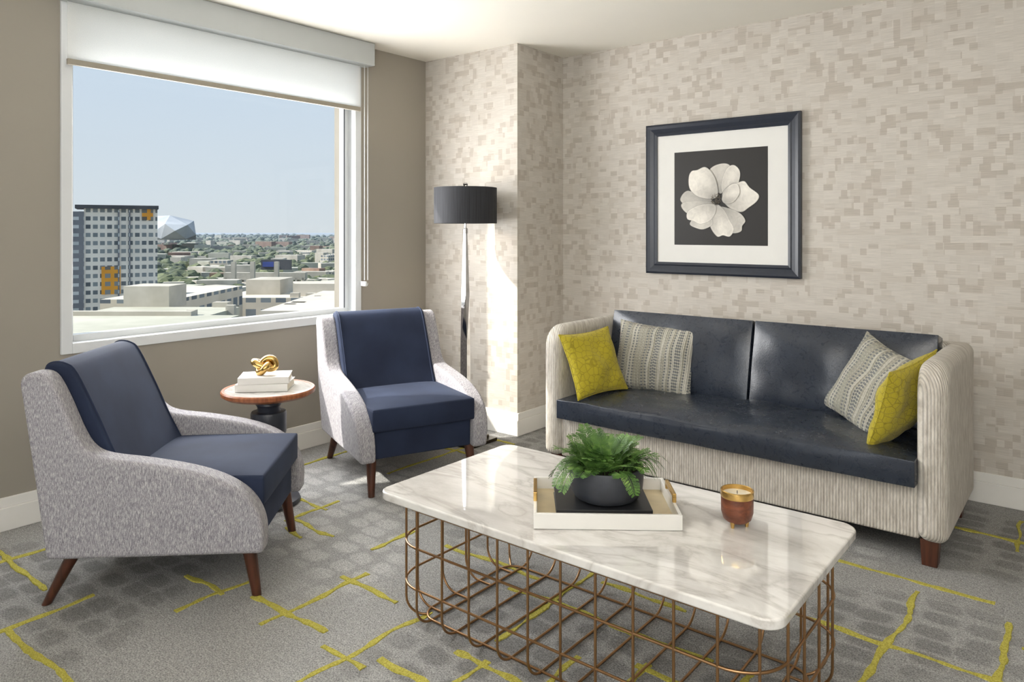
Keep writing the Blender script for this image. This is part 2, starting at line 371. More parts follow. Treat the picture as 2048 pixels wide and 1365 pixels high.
def strips():
    L=[('x',2.2,-3.19,-2.93),('x',2.04,-3.0,-2.65),('y',-2.97,2.0,2.32),('y',-2.25,1.42,1.9),('x',1.52,-2.45,-2.04),('y',-2.575,1.28,1.6),
    ('x',1.45,-2.8,-2.55),('y',-1.88,1.2,1.85),('x',1.47,-1.98,-1.78),('x',1.54,-1.78,-1.52),('x',1.82,-2.32,-2.0),('x',1.05,-3.65,-3.1),
    ('y',-2.9,.7,1.15),('x',.865,-2.9,-2.35),('y',-3.5,1.0,1.25),('y',-1.5,1.5,1.75),('x',2.28,-2.2,-1.7),('x',2.17,-1.75,-.95),
    ('y',-1.55,1.85,2.6),('x',2.02,-1.13,-.75),('y',-1.1,1.5,2.05),('x',3.19,-.95,-.3),('y',-.55,2.35,3.1),('x',2.65,-.95,.1),
    ('y',-.235,2.5,3.05),('y',-.28,3.75,4.15),('x',3.87,-.52,-.2),('y',-3.6,2.45,2.9),('y',-3.1,2.75,3.55),('x',3.3,-3.25,-2.6),
    ('x',3.62,-3.5,-2.9),('x',2.9,-2.7,-2.4),('y',-2.62,2.6,3.1),('x',1.95,-2.9,-2.75),('x',2.75,-2.1,-1.6),('y',-2.1,2.5,2.9),
    ('x',1.72,-1.62,-1.3),('y',-1.3,1.62,1.95),('x',2.42,-1.5,-1.15),('y',-2.42,2.05,2.3),('x',2.5,-2.75,-2.45),('y',-.82,1.9,2.2),('x',2.88,-2.0,-1.75),
    ('x',2.9,-.2,.6),('y',.3,2.4,3.2),('x',.4,-2.6,-1.9),('y',-1.9,.2,.8),('x',-.4,-2,-1),('y',-.6,-.9,.6),('x',1.2,.2,1.3),('y',1.1,.5,2.2),('x',3.5,.5,1.6)]
    v=[];f=[]
    for li,(a,c,lo,hi) in enumerate(L):
        n=max(2,int((hi-lo)/.02)); base=len(v); zt=.0025+.00035*(li%7)+(0.0004 if a=='x' else 0)
        for i in range(n+1):
            t=lo+(hi-lo)*i/n; cc=c+.020*noise.noise(Vector((t*6,c*3,1)))+.05*(t-lo)*math.sin(c*9)*.6
            w=.0086+.009*noise.noise(Vector((t*16,c,5)))+random.uniform(-.0018,.0018)
            for s,z in((-1.2,-.001),(-1,zt),(1,zt),(1.2,-.001)):
                v.append((t,cc+s*w,z) if a=='x' else (cc+s*w,t,z))
        for i in range(n):
            b=base+i*4
            for k in range(3): f.append((b+k,b+k+1,b+5+k,b+4+k))
        f.append((base,base+1,base+2,base+3)); e=base+n*4; f.append((e+3,e+2,e+1,e))
    return v,f
v,f=strips(); ob_from('yellow_pattern',v,f,YEL,floor)

# ------------------------------------------------------------ armchairs
def armchair(name,loc,rz,W=.74):
    e=empty(name,(loc[0],loc[1],0),rz)
    side=[(.055,.18),(.025,.45),(-.02,.76)]
    top=smoothpts([(-.02,.76),(-.027,.82),(-.005,.848),(.04,.85),(.075,.825),(.118,.74),(.162,.635),(.20,.575),(.26,.545),(.40,.525),(.55,.497),(.66,.462),(.74,.415),(.79,.355),(.815,.28),(.815,.18)],4)
    prof=[Vector(p) for p in side[:2]]+top
    A=.095
    for nm,lo,hi,sg in(('side_right',0,A,-1),('side_left',W-A,W,1)):
        def warp(x,y,z,sg=sg):
            k=max(0,min(1,(x-.2)/.5)); y+=sg*.012*k*max(0,(z-.18)/.35 if z<.53 else 1)
            outer=(y<=.03) if sg<0 else (y>=W-.03)
            if outer and z<.4: y-=sg*.012*(1-(z-.18)/.22)
            return [x,y,z]
        prism(nm,prof,lo,hi,TWEED,e,bevel=.028,seg=5,warp=warp)
    prism('back_shell',[(.055,.18),(.025,.45),(-.02,.80),(.0,.838),(.06,.83),(.2,.5),(.22,.18)],A-.005,W-A+.005,TWEED,e,bevel=.015)
    bp=smoothpts([(.10,.50),(.02,.80),(.01,.852),(.035,.872),(.08,.866),(.118,.83),(.19,.68),(.25,.54),(.305,.43)],4)+[Vector((.2,.40))]
    prism('back_pad',bp,A-.004,W-A+.004,VEL,e,bevel=.022,seg=4)
    box('seat_box',.10,.775,A-.002,W-A+.002,.185,.335,VEL,e,bevel=.01,seg=3)
    cushion('seat_cushion',.555,W-2*A+.03,.115,VEL,e,crown=.02,bevel=.025,loc=(.522,W/2,.388),bulge=.008,piping=(1,-1),prad=.0045)
    tube('back_piping',[[ (p[0]+.0,t,p[1]) for p in bp[:33]] for t in(A+.012,W-A-.012)],.0045,VEL,e)
    for nm,x,y,dx,dy in(('leg_1',.74,.09,.035,-.01),('leg_2',.74,W-.09,.035,.01),('leg_3',.13,.09,-.10,-.02),('leg_4',.13,W-.09,-.10,.02)):
        v=[];n=14
        for r,z,k in((.017,0,1),(.028,.20,0)):
            for i in range(n):
                a=2*math.pi*i/n; v.append((x+dx*k+r*math.cos(a),y+dy*k+r*math.sin(a),z))
        f=[tuple(range(n))[::-1],tuple(range(n,2*n))]+[(i,(i+1)%n,n+(i+1)%n,n+i) for i in range(n)]
        ob_from(nm,v,f,WALNUT,e,bevel=.002)
    return e
armchair('armchair',(-2.960,.943),math.atan2(.68,.73))
armchair('armchair',(-3.645,2.675),math.radians(-22),.735)

# ------------------------------------------------------------ side table
st=empty('side_table',(-3.24,2.09,0))
lathe('tabletop_wood',[(0,.53),(.10,.53),(.205,.537),(.224,.55),(.226,.566),(.221,.572),(.208,.572),(.208,.566),(0,.566)],TEAK,st,64)
lathe('tabletop_stone',[(0,.560),(.2078,.560),(.2078,.5705),(0,.5705)],MARB,st,64)
lathe('pedestal',[(0,0),(.15,0),(.155,.01),(.15,.022),(.10,.032),(.055,.05),(.045,.08),(.05,.12),(.078,.14),(.080,.15),(.080,.34),(.084,.35),(.086,.36),(.086,.447),(.082,.456),(.058,.458),(.054,.462),(.054,.480),(.058,.486),(.062,.492),(.060,.502),(.036,.508),(.034,.518),(.07,.53),(0,.53)],NAVYM,st,48)
def book(name,w,d,h,z,rz,p,cover,x=0,y=0):
    e=empty(name,(x,y,z),rz); e.parent=p
    box('cover_bottom',-w/2,w/2,-d/2,d/2,0,.003,cover,e,bevel=.001); box('cover_top',-w/2,w/2,-d/2,d/2,h-.003,h,cover,e,bevel=.001)
    box('spine',-w/2,w/2,-d/2-.002,-d/2+.002,0,h,cover,e,bevel=.001)
    box('pages',-w/2+.004,w/2-.004,-d/2+.002,d/2-.004,.003,h-.003,PAGES,e)
    return e
PAGES=plain('book_pages',S(215,208,194),.8,var=.08,scale=80); COVW=plain('book_cover_white',S(218,216,212),.5,var=.02)
bk=empty('book_stack',(-3.25,2.08,.572),math.radians(44))
book('book_a',.25,.18,.036,0,0,bk,COVW); book('book_b',.24,.17,.032,.0365,math.radians(6),bk,COVW)
kp=[]
for i in range(160):
    t=2*math.pi*i/160; kp.append((.023*(math.sin(t)+2*math.sin(2*t))*.80,.023*(math.cos(t)-2*math.cos(2*t))*.60,.030*-math.sin(3*t)*.62))
ko=empty('knot_sculpture',(-3.255,2.075,.572+.0685+.046),math.radians(38.8)); 
tube('knot',[kp],.0175,GOLD,ko,True,res=6,rot=(math.radians(38),0,0))

# ------------------------------------------------------------ floor lamp
fl=empty('floor_lamp',(-3.20,3.50,0))
box('base_plate',-.16,.16,-.13,.13,0,.022,plain('bronze_dark',S(70,64,56),.3,.9),fl,bevel=.003)
box('base_step',-.12,.12,-.095,.095,.022,.042,plain('bronze_mid',S(120,112,98),.25,.9),fl,bevel=.003)
lv=[(.042,.038,45),(.30,.034,45),(.62,.033,45),(.95,.026,45),(1.28,.015,45),(1.36,.012,45)]
v=[];f=[]
for i,(z,r,a) in enumerate(lv):
    for k in range(4):
        t=math.radians(a+90*k+(14 if i in(1,2) else 0)); v.append((r*math.cos(t),r*math.sin(t),z))
for i in range(len(lv)-1):
    for k in range(4):
        a,b,c,d=i*4+k,i*4+(k+1)%4,(i+1)*4+(k+1)%4,(i+1)*4+k; f+= [(a,b,c),(a,c,d)]
f.append((3,2,1,0)); n=len(v); f.append((n-4,n-3,n-2,n-1)); ob_from('faceted_stem',v,f,CHROME,fl)
SH=fine_thread()
lathe('shade',[(.198,1.405),(.203,1.405),(.203,1.635),(.198,1.635),(.198,1.405)],SH,fl,72)
lathe('neck',[(0,1.34),(.016,1.34),(.016,1.37),(.008,1.375),(.008,1.645),(.014,1.65),(.016,1.66),(.010,1.668),(0,1.669)],CHROME,fl,20)
tube('spider',[[(0,0,1.62),(.2*math.cos(a),.2*math.sin(a),1.62)] for a in(.3,2.4,4.5)],.0025,CHROME,fl)
BULB=M('bulb',S(255,240,215),.3); BULB.b.inputs['Emission Color'].default_value=(1,.8,.55,1); BULB.b.inputs['Emission Strength'].default_value=3
lathe('bulb',[(0,1.44),(.03,1.46),(.035,1.49),(.02,1.53),(.014,1.56),(0,1.56)],BULB.m,fl,20)

# ------------------------------------------------------------ sofa
so=empty('sofa',(-1.463,3.33,0))
HW=.993; DEP=.79; AT=.115
ap=[(0,.10),(0,.70)]+[(.12-.12*math.cos(a),.70+.125*math.sin(a)) for a in [math.pi/2*k/8 for k in range(1,9)]]+[(DEP,.825),(DEP,.10)]
prism('arm_left',ap,-HW,-HW+AT,CORD,so,axis='X',bevel=.045,seg=6)
prism('arm_right',ap,HW-AT,HW,CORD,so,axis='X',bevel=.045,seg=6)
box('back_frame',-HW+.03,HW-.03,DEP-.12,DEP-.002,.10,.825,CORD,so,bevel=.04,seg=5)
box('front_rail',-HW+AT-.01,HW-AT+.01,.03,.14,.10,.34,CORD,so,bevel=.012,seg=3)
box('seat_deck',-HW+AT-.01,HW-AT+.01,.12,DEP-.1,.12,.32,NAVYM,so)
cushion('seat_cushion',2*(HW-AT)+.004,.70,.105,LEA,so,crown=.035,bevel=.03,loc=(0,.325,.375),bulge=.012,piping=(1,-1),n=26,wr=.020,prad=.006)
for nm,cx,w,sdd in(('back_cushion_1',-.439,.866,0.0),('back_cushion_2',.439,.866,4.3)):
    cushion(nm,w,.44,.125,LEA,so,crown=.030,bevel=.04,loc=(cx,.592,.642),rot=(math.radians(77),0,0),bulge=.004,piping=(1,),n=18,wr=.024,prad=.005,seed=sdd)
for nm,x,y in(('leg_1',-HW+.07,.06),('leg_2',HW-.07,.06),('leg_3',-HW+.07,DEP-.07),('leg_4',HW-.07,DEP-.07)):
    prism(nm,[(x-.028,0),(x+.028,0),(x+.034,.105),(x-.034,.105)],y-.03,y+.03,WALNUT,so,bevel=.003)
PY=pillow_yellow(); PS=pillow_stripe()
pillow('throw_pillow_yellow',.36,.37,.13,PY,(-2.225,3.50,.618),frame_mat((.30,.95,.06),(-.42,.10,1)))
pillow('throw_pillow_woven',.49,.40,.14,PS,(-2.005,3.80,.622),frame_mat((.98,.10,-.05),(.0,.33,1)))
pillow('throw_pillow_yellow',.37,.41,.13,PY,(-.675,3.53,.618),frame_mat((-.30,-.90,-.16),(.40,.05,1)))
pillow('throw_pillow_woven',.40,.42,.14,PS,(-.845,3.74,.628),frame_mat((.72,-.62,-.24),(.40,.30,1)))

# ------------------------------------------------------------ framed picture
pf=empty('framed_flower_print',(-1.833,YB,1.563)); PW=.4945; PH=.482
for s,(dx,dz,vert) in enumerate(((-PW,0,1),(PW,0,1),(0,-PH,0),(0,PH,0))):
    sg=1 if (dx>0 or dz>0) else -1
    prof=[(0,.0),(0,.030),(.012,.036),(.030,.030),(.052,.020),(.060,.024),(.075,.018),(.075,.0)]
    v=[]
    for e2 in(-1,1):
        for a,b in prof:
            if vert: v.append((sg*(PW-a),-b-.002,e2*(PH-a)))
            else: v.append((e2*(PW-a),-b-.002,sg*(PH-a)))
    n=len(prof); f=[(i,(i+1)%n,n+(i+1)%n,n+i) for i in range(n)]+[tuple(range(n)),tuple(range(2*n-1,n-1,-1))]
    ob_from('moulding_%d'%(s+1),v,f,FRAMEM,pf)
box('mat_board',-PW+.07,PW-.07,-.012,-.002,-PH+.07,PH-.07,MAT,pf)
box('print',-.300,.300,-.0135,-.011,-.295,.295,PICB,pf)
def petalmat(name):
    m=M(name,rough=.6); at=m.n('ShaderNodeVertexColor'); at.layer_name='Col'
    nz=m.noise(m.obj()[0],30,4,.6,1.0)
    m.col(m.mix(1.0,at.outputs[0],m.ramp(nz,[(.3,.86),(.7,1.04)]),'MULTIPLY')); return m.m
PET=petalmat('print_petal'); STAM=plain('print_stamen',S(98,90,78),.7,var=.6,scale=150)
KP=.597/186
def petal(name,pts,k,light):
    P=[((x-1442)*KP,(391-y)*KP) for x,y in pts]; P=smoothpts(P,6,True); n=len(P)
    cx=sum(p[0] for p in P)/n; cz=sum(p[1] for p in P)/n; FC=Vector((-.016,-.012))
    dirv=(Vector((cx,cz))-FC); far=max((Vector(p)-FC).length for p in P); dn=dirv.normalized()
    v=[(cx,-.0145-.0006*k,cz)];cols=[];TS=[.12,.25,.38,.5,.62,.73,.82,.89,.94,.97,.985,1.0]
    def tone(x,z,t):
        q=Vector((x,z))-FC; al=q.dot(dn)/far; g=.40+.56*min(1,max(0,al*1.45)); side=(q.x*dn.y-q.y*dn.x)/(.5*far)
        g*=1-.36*max(0,side)-.10*max(0,-side); g*=1-.08*math.sin(side*8+k*1.7)*(1-al*.5)
        if t>.86: g*=1.08
        if t>.98: g*=.42
        return min(1,g*light)
    cols.append(tone(cx,cz,0))
    for t in TS:
        for p in P:
            x=cx+(p[0]-cx)*t; z=cz+(p[1]-cz)*t; v.append((x,-.0145-.0006*k,z)); cols.append(tone(x,z,t))
    f=[(0,1+i,1+(i+1)%n) for i in range(n)]
    for r in range(len(TS)-1):
        for i in range(n): a=1+r*n; f.append((a+i,a+n+i,a+n+(i+1)%n,a+(i+1)%n))
    me=D.meshes.new(name); me.from_pydata(v,[],f); me.materials.append(PET)
    bm=bmesh.new(); bm.from_mesh(me); bmesh.ops.recalc_face_normals(bm,faces=bm.faces); bm.to_mesh(me); bm.free()
    ca=me.color_attributes.new('Col','FLOAT_COLOR','POINT')
    for i,g in enumerate(cols): ca.data[i].color=(g*.86,g*.82,g*.745,1)
    o=D.objects.new(name,me); COL.objects.link(o); o.parent=pf
PETS=[([(1362,396),(1365,384),(1376,376),(1390,380),(1405,388),(1428,396),(1408,406),(1380,408)],.66),
([(1363,404),(1378,397),(1432,400),(1420,414),(1392,426),(1372,418)],.8),
([(1422,338),(1434,329),(1452,326),(1464,331),(1466,345),(1462,368),(1446,384),(1432,372),(1424,352)],.74),
([(1456,338),(1470,330),(1482,340),(1483,356),(1474,376),(1452,386),(1446,366)],.9),
([(1450,380),(1466,366),(1478,364),(1492,362),(1502,374),(1519,388),(1516,400),(1500,412),(1486,420),(1466,414),(1450,398)],1.0),
([(1440,410),(1462,412),(1484,422),(1494,436),(1488,446),(1486,456),(1472,460),(1452,456),(1438,436)],.68),
([(1436,404),(1452,414),(1464,436),(1472,452),(1464,466),(1450,464),(1438,466),(1424,446),(1424,420)],.92),
([(1392,428),(1406,420),(1424,426),(1430,442),(1412,452),(1396,450),(1382,442)],.8),
([(1434,404),(1436,420),(1424,436),(1404,442),(1390,436),(1377,432),(1376,420),(1384,412),(1406,404)],1.0),
([(1380,350),(1386,338),(1398,336),(1414,331),(1428,342),(1438,362),(1440,388),(1424,394),(1398,388),(1382,372)],1.06),
([(1448,394),(1458,374),(1470,366),(1480,368),(1483,384),(1472,400),(1456,404)],.92)]
for i,(p,l) in enumerate(PETS): petal('petal_%d'%(i+1),p,i,l)
v=[];f=[]
for i in range(110):
    a=random.uniform(0,6.28); r=.036*math.sqrt(random.random()); x=-.018+r*math.cos(a)*.9; z=-.012+r*math.sin(a)*1.05; s=.0028
    b=len(v); v+=[(x-s,-.0218,z),(x,-.0218,z-s),(x+s,-.0218,z),(x,-.0218,z+s)]; f.append((b,b+1,b+2,b+3))
ob_from('stamens',v,f,STAM,pf)

# ------------------------------------------------------------ coffee table
ct=empty('coffee_table',(-1.277,2.062,0)); TH=.45; a0,b0=.700,.364
def rrect(a,b,r,z,n=8):
    pts=[]
    for cx,cy,s in((a-r,b-r,0),(-a+r,b-r,90),(-a+r,-b+r,180),(a-r,-b+r,270)):
        for k in range(n+1):
            t=math.radians(s+90*k/n); pts.append((cx+r*math.cos(t),cy+r*math.sin(t),z))
    return pts
prism('marble_top',[(p[0],p[1]) for p in rrect(a0,b0,.055,0)],TH-.028,TH,MARB,ct,axis='Z',bevel=.006,seg=4)
paths=[];cl=[]
ga,gb,gr=.665,.325,.13
for z in(.405,.275,.135): paths.append(rrect(ga,gb,gr,z,10)); cl.append(True)
paths.append(rrect(ga-.03,gb-.03,gr-.03,.417,10)); cl.append(True)
paths.append(rrect(ga-.07,gb-.07,.07,.0055,8)); cl.append(True)
R=.07
def jbend(p,inward,ln):
    x,y=p; ix,iy=inward; pts=[(x,y,.42),(x,y,R+.005)]
    for k in range(1,9):
        t=math.pi/2*k/8; q=R*(1-math.cos(t)); pts.append((x+ix*q,y+iy*q,R+.005-R*math.sin(t)))
    if ln: pts.append((x+ix*ln,y+iy*ln,.005))
    return pts
nx=10
for i in range(nx):
    x=-(ga-gr)+2*(ga-gr)*i/(nx-1)
    paths.append(jbend((x,-gb),(0,1),gb)); paths.append(jbend((x,gb),(0,-1),gb)); cl+= [False,False]
for i in range(4):
    y=-(gb-gr)+2*(gb-gr)*i/3
    for s in(-1,1): paths.append(jbend((s*ga,y),(-s,0),.13)); cl.append(False)
for sx in(-1,1):
    for sy in(-1,1):
        q=gr*math.sqrt(.5); p=(sx*(ga-gr+q),sy*(gb-gr+q)); paths.append(jbend(p,(-sx*.707,-sy*.707),0)); cl.append(False)
tube('wire_basket',paths,.0042,BRASS,ct,cl)

an=math.radians(37)
tr=empty('serving_tray',(-1.265,2.045,TH),an); tw,td=.225,.17
LAC=plain('lacquer_white',S(220,218,213),.2,var=.01)
box('tray_floor',-tw+.01,tw-.01,-td+.01,td-.01,.001,.009,plain('tray_gold_leaf',S(206,190,156),.35,.3,var=.12),tr)
box('rim_front',-tw,tw,-td,-td+.011,.001,.048,LAC,tr,bevel=.002); box('rim_rear',-tw,tw,td-.011,td,.001,.048,LAC,tr,bevel=.002)
for s,nm in((-1,'left'),(1,'right')):
    x0,x1=(-tw,-tw+.011) if s<0 else (tw-.011,tw)
    box('rim_'+nm,x0,x1,-td+.011,td-.011,.001,.048,LAC,tr,bevel=.002)
    xm=(x0+x1)/2
    for yy in(-.062,.062): box('handle_post',xm-.006,xm+.006,yy-.006,yy+.006,.048,.068,GOLD,tr,bevel=.001)
    box('handle_'+nm,xm-.006,xm+.006,-.068,.068,.064,.076,GOLD,tr,bevel=.0015)
COVB=plain('book_cover_black',S(34,35,38),.4,var=.05)
cb=empty('coffee_table_book',(-1.275,2.05,TH+.009),an+math.radians(1))
book('book',.30,.22,.026,0,0,cb,COVB)
pp=empty('potted_fern',(-1.262,2.062,TH+.009+.026))
POT=plain('pot_charcoal',S(54,57,64),.5,var=.18,scale=25,bump=60)
lathe('bowl',[(0,0),(.085,0),(.104,.010),(.117,.035),(.121,.075),(.120,.104),(.1185,.108),(.113,.108),(.111,.08),(0,.08)],POT,pp,56)
lathe('soil',[(0,.09),(.1115,.09),(.1115,.08)],plain('soil',S(45,35,27),.95,var=.4,scale=60),pp,32)
gm=M('fern_leaf',rough=.5); gm.col(gm.ramp(gm.noise(gm.pos()[0],28,3),[(.3,S(50,84,36)),(.55,S(92,130,58)),(.75,S(136,164,88))]))
v=[];f=[]
def leaf(p,d,up,ln,wd):
    s=d.cross(up)
    if s.length<1e-4: s=Vector((1,0,0))
    s.normalize(); b=len(v); q=up*ln*.12
    v.extend([p,p+d*ln*.5+s*wd/2+q,p+d*ln,p+d*ln*.5-s*wd/2+q])
    f.extend([(b,b+1,b+2),(b,b+2,b+3)])
stems=[]
for i in range(85):
    a=random.uniform(0,2*math.pi); L=random.uniform(.08,.14); up0=random.uniform(.7,2.6)
    droop=random.uniform(.6,1.9)
    if i<8: a=random.uniform(-2.9,-2.0) if i<6 else random.uniform(-1.0,-.4); up0=.35; L=.14; droop=2.6
    r0=random.uniform(.0,.08); p=Vector((r0*math.cos(a),r0*math.sin(a),.09)); d=Vector((math.cos(a),math.sin(a),up0)).normalized()
    pts=[p.copy()]; n=15
    for k in range(n):
        d=(d+Vector((random.uniform(-.06,.06),random.uniform(-.06,.06),-droop/n*(.35+k/n)))).normalized()
        p=p+d*L/n; rr=math.hypot(p.x,p.y)
        if rr<.126 and p.z<.112 and rr>.09: p.z=.112
        pts.append(p.copy())
        if k>2:
            side=d.cross(Vector((0,0,1))).normalized(); upv=side.cross(d).normalized()
            w=.024*math.sin(math.pi*min(1,(k-1)/n*1.02))**.7+.004
            for s in(-1,1):
                dd=(side*s+d*.45+Vector((0,0,random.uniform(-.2,.2)))).normalized()
                for m_ in(.2,.4,.6,.8,1.0):
                    pp2=p+dd*w*m_
                    for s2 in(-1,1): leaf(pp2,(dd*.5+d*s2*.8).normalized(),upv,w*.30*(1.15-m_*.5),.0055)
    stems.append(pts)
ob_from('fronds',v,f,gm.m,pp); tube('stems',stems,.0009,gm.m,pp,res=1)
v=[];f=[]
for i in range(34):
    a=random.uniform(-.4,1.2); L=random.uniform(.10,.17); d=Vector((math.cos(a)*.6,math.sin(a)*.6,random.uniform(.8,1.8))).normalized(); p=Vector((.05+random.uniform(-.02,.03),.035+random.uniform(-.02,.02),.09)); n=12
    sd_=d.cross(Vector((0,0,1))).normalized(); b=len(v)
    for k in range(n+1):
        w=.0045*(1-(k/n)**2)+.0006; v+=[p-sd_*w,p+sd_*w+Vector((0,0,.0015))]
        d=(d+Vector((0,0,-.22))).normalized(); p=p+d*L/n
        if p.z<.112 and math.hypot(p.x,p.y)<.13: p.z=.112
    for k in range(n): f.append((b+2*k,b+2*k+1,b+2*k+3,b+2*k+2))
ob_from('grass_blades',v,f,plain('grass_blade',S(96,128,72),.5,var=.2),pp)
cd=empty('candle_jar',(-.872,2.19,TH))
CW=wood('candle_wood',S(80,40,26),S(130,74,48),.4,0)
lathe('jar',[(0,.014),(.030,.014),(.042,.024),(.048,.045),(.0485,.085),(.0485,.092)],CW,cd,48)
lathe('rim',[(.0485,.090),(.0497,.092),(.0497,.110),(.047,.112),(.045,.110),(.045,.088)],GOLD,cd,48)
lathe('wax',[(0,.098),(.0455,.098)],plain('wax',S(220,212,192),.4,var=.02),cd,32)
lathe('wick',[(0,.098),(.0012,.098),(.0012,.108),(0,.108)],NAVYM,cd,8)
for k in range(3):
    a=2.1*k+.4; lathe('foot_%d'%(k+1),[(0,0),(.005,0),(.006,.008),(.008,.018),(0,.018)],GOLD,cd,12,loc=(.028*math.cos(a),.028*math.sin(a),0))

# ------------------------------------------------------------ outside city
FW=Vector((-.6266,.7793,0)); RT=Vector((.7793,.6266,0))
def W(d,r,z=0): return FW*d+RT*r+Vector((0,0,z+CAMZ))
def city(name,c1,c2,scale=.05,rough=.9,win=None,hz=5200.0):
    m=M(name,rough=rough); P,X,Y,Z=m.pos(); c=m.ramp(m.noise(P,scale,4,.6),[(.35,c1),(.65,c2)])
    if win:
        O,ox,oy,oz=m.obj(); wx,wz,dk,fw_,fh=win
        fx=m.ma('FRACT',m.ma('DIVIDE',m.ma('ADD',ox,oy),wx)); fz=m.ma('FRACT',m.ma('DIVIDE',oz,wz))
        k=m.ma('MULTIPLY',m.ma('LESS_THAN',m.ma('ABSOLUTE',m.ma('SUBTRACT',fx,.5)),fw_),m.ma('LESS_THAN',m.ma('ABSOLUTE',m.ma('SUBTRACT',fz,.5)),fh))
        g=m.n('ShaderNodeNewGeometry'); sp=m.n('ShaderNodeSeparateXYZ'); m.put(sp.inputs[0],g.outputs['Normal'])
        k=m.ma('MULTIPLY',k,m.ma('LESS_THAN',sp.outputs[2],.5))
        wn=m.white(m.comb(m.ma('FLOOR',m.ma('DIVIDE',m.ma('ADD',ox,oy),wx)),m.ma('FLOOR',m.ma('DIVIDE',oz,wz)),1.0))
        c=m.mix(k,c,m.mix(m.ramp(wn,[(0,0.0),(.7,.6)]),dk,S(150,160,165)))
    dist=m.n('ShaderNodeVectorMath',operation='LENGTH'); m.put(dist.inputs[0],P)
    h=m.ma('SUBTRACT',1.0,m.ma('POWER',2.718,m.ma('DIVIDE',dist.outputs['Value'],-hz)))  # distance haze painted into base colour and a faint glow
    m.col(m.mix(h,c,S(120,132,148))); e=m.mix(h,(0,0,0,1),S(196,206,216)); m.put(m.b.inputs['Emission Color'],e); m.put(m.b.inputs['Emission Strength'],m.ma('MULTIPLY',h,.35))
    return m.m
G0=-45.0
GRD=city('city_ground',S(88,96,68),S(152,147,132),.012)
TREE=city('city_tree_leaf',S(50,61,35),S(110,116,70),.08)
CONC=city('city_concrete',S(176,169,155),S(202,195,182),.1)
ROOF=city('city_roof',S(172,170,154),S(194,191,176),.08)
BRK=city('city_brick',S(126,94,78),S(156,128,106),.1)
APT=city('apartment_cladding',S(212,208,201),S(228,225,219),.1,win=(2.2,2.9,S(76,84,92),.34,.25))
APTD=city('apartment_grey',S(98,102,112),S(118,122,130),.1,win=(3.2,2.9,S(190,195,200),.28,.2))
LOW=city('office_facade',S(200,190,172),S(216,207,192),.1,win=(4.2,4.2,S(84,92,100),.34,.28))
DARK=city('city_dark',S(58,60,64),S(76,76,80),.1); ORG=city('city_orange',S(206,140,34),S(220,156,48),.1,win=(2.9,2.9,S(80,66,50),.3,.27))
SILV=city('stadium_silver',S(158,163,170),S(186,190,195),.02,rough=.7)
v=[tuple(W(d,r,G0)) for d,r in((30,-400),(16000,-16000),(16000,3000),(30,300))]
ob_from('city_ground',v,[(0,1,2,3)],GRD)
def cbox(name,d0,d1,r0,r1,z0,z1,mat,parent=None,rz=0):
    cx,cy=(d0+d1)/2,(r0+r1)/2; c=W(cx,cy,0); e=math.atan2(RT.y,RT.x)+rz
    hx,hy=(r1-r0)/2,(d1-d0)/2
    o=box(name,-hx,hx,-hy,hy,z0,z1,mat,parent); o.location=(c.x,c.y,CAMZ); o.rotation_euler=(0,0,e); return o
def px(x,d): return (x-1024)/1465*d
def pz(y,d): return (462-y)/1465*d
at=empty('apartment_tower'); TA=math.atan(.535)
def tbox(name,x0,x1,z0,z1,mat,front=0.0,depth=16):
    """tower part: x along facade (0 = facade centre), front = metres proud of facade"""
    R0=262/math.cos(TA); ang=math.atan2(FW.y,FW.x)+TA; c=Vector((math.cos(ang),math.sin(ang),0))*R0
    o=box(name,x0,x1,-front,depth,z0,z1,mat,at); o.location=(c.x,c.y,CAMZ); o.rotation_euler=(0,0,ang-math.pi/2); return o
def tx(x): return 297*math.tan(math.atan((x-1024)/1465)+TA)
tbox('tower_block',tx(168),tx(315),G0,pz(418,262),APT)
tbox('tower_side',tx(110),tx(168),G0,pz(424,262),APTD,.8)
tbox('roof_slab',tx(150),tx(317),pz(418,262),pz(411,262),DARK,1.5)
tbox('orange_top',tx(284),tx(306),pz(440,262),pz(418,262),ORG,.5,5)
tbox('orange_bay',tx(203),tx(241),pz(588,262),pz(533,262),ORG,.5,5)
for xx in(236,258): tbox('balcony_bay',tx(xx),tx(xx+3),G0,pz(420,262),APTD,.6,5)
sd=empty('stadium'); dd=1500
def P3(x,y,d): return tuple(W(d,px(x,d),pz(y,d)))
V=[P3(300,433,dd),P3(340,431,dd-60),P3(388,442,dd-40),P3(392,470,dd-60),P3(372,478,dd-90),P3(322,478,dd-90),P3(300,470,dd-60),P3(350,462,dd-130),P3(330,448,dd-120),P3(375,450,dd-110),P3(350,440,dd+150),P3(306,480,dd+200),P3(392,480,dd+200)]
F=[(0,1,8),(1,9,8),(1,2,9),(2,3,9),(3,4,9),(4,7,9),(4,5,7),(5,8,7),(5,6,8),(6,0,8),(7,8,9),(0,10,1),(1,10,2),(0,11,10),(2,10,12),(6,11,0),(3,2,12),(10,11,12)]
ob_from('stadium_shell',V,F,SILV,sd)
nb=empty('lowrise_buildings')
cbox('near_roof',62,118,-110,px(380,100),G0,-13.6,ROOF,nb)
cbox('near_parapet',117,118.5,-110,px(382,117),-13.6,-12.9,CONC,nb)
cbox('near_roof_b',128,150,px(172,140),px(440,140),G0,-15.6,ROOF,nb); cbox('near_roof_c',160,200,px(200,160),px(350,160),G0,-15.0,LOW,nb)
cbox('plant_room',150,158,px(247,150),px(338,150),-16,pz(573,150),CONC,nb); cbox('plant_room_b',170,178,px(300,170),px(340,170),-17,pz(575,170),CONC,nb)
cbox('office_block',205,250,px(432,205),px(700,205),G0,pz(596,205),LOW,nb); cbox('office_wing',150,200,px(520,150),px(800,150),G0,pz(622,150),LOW,nb)
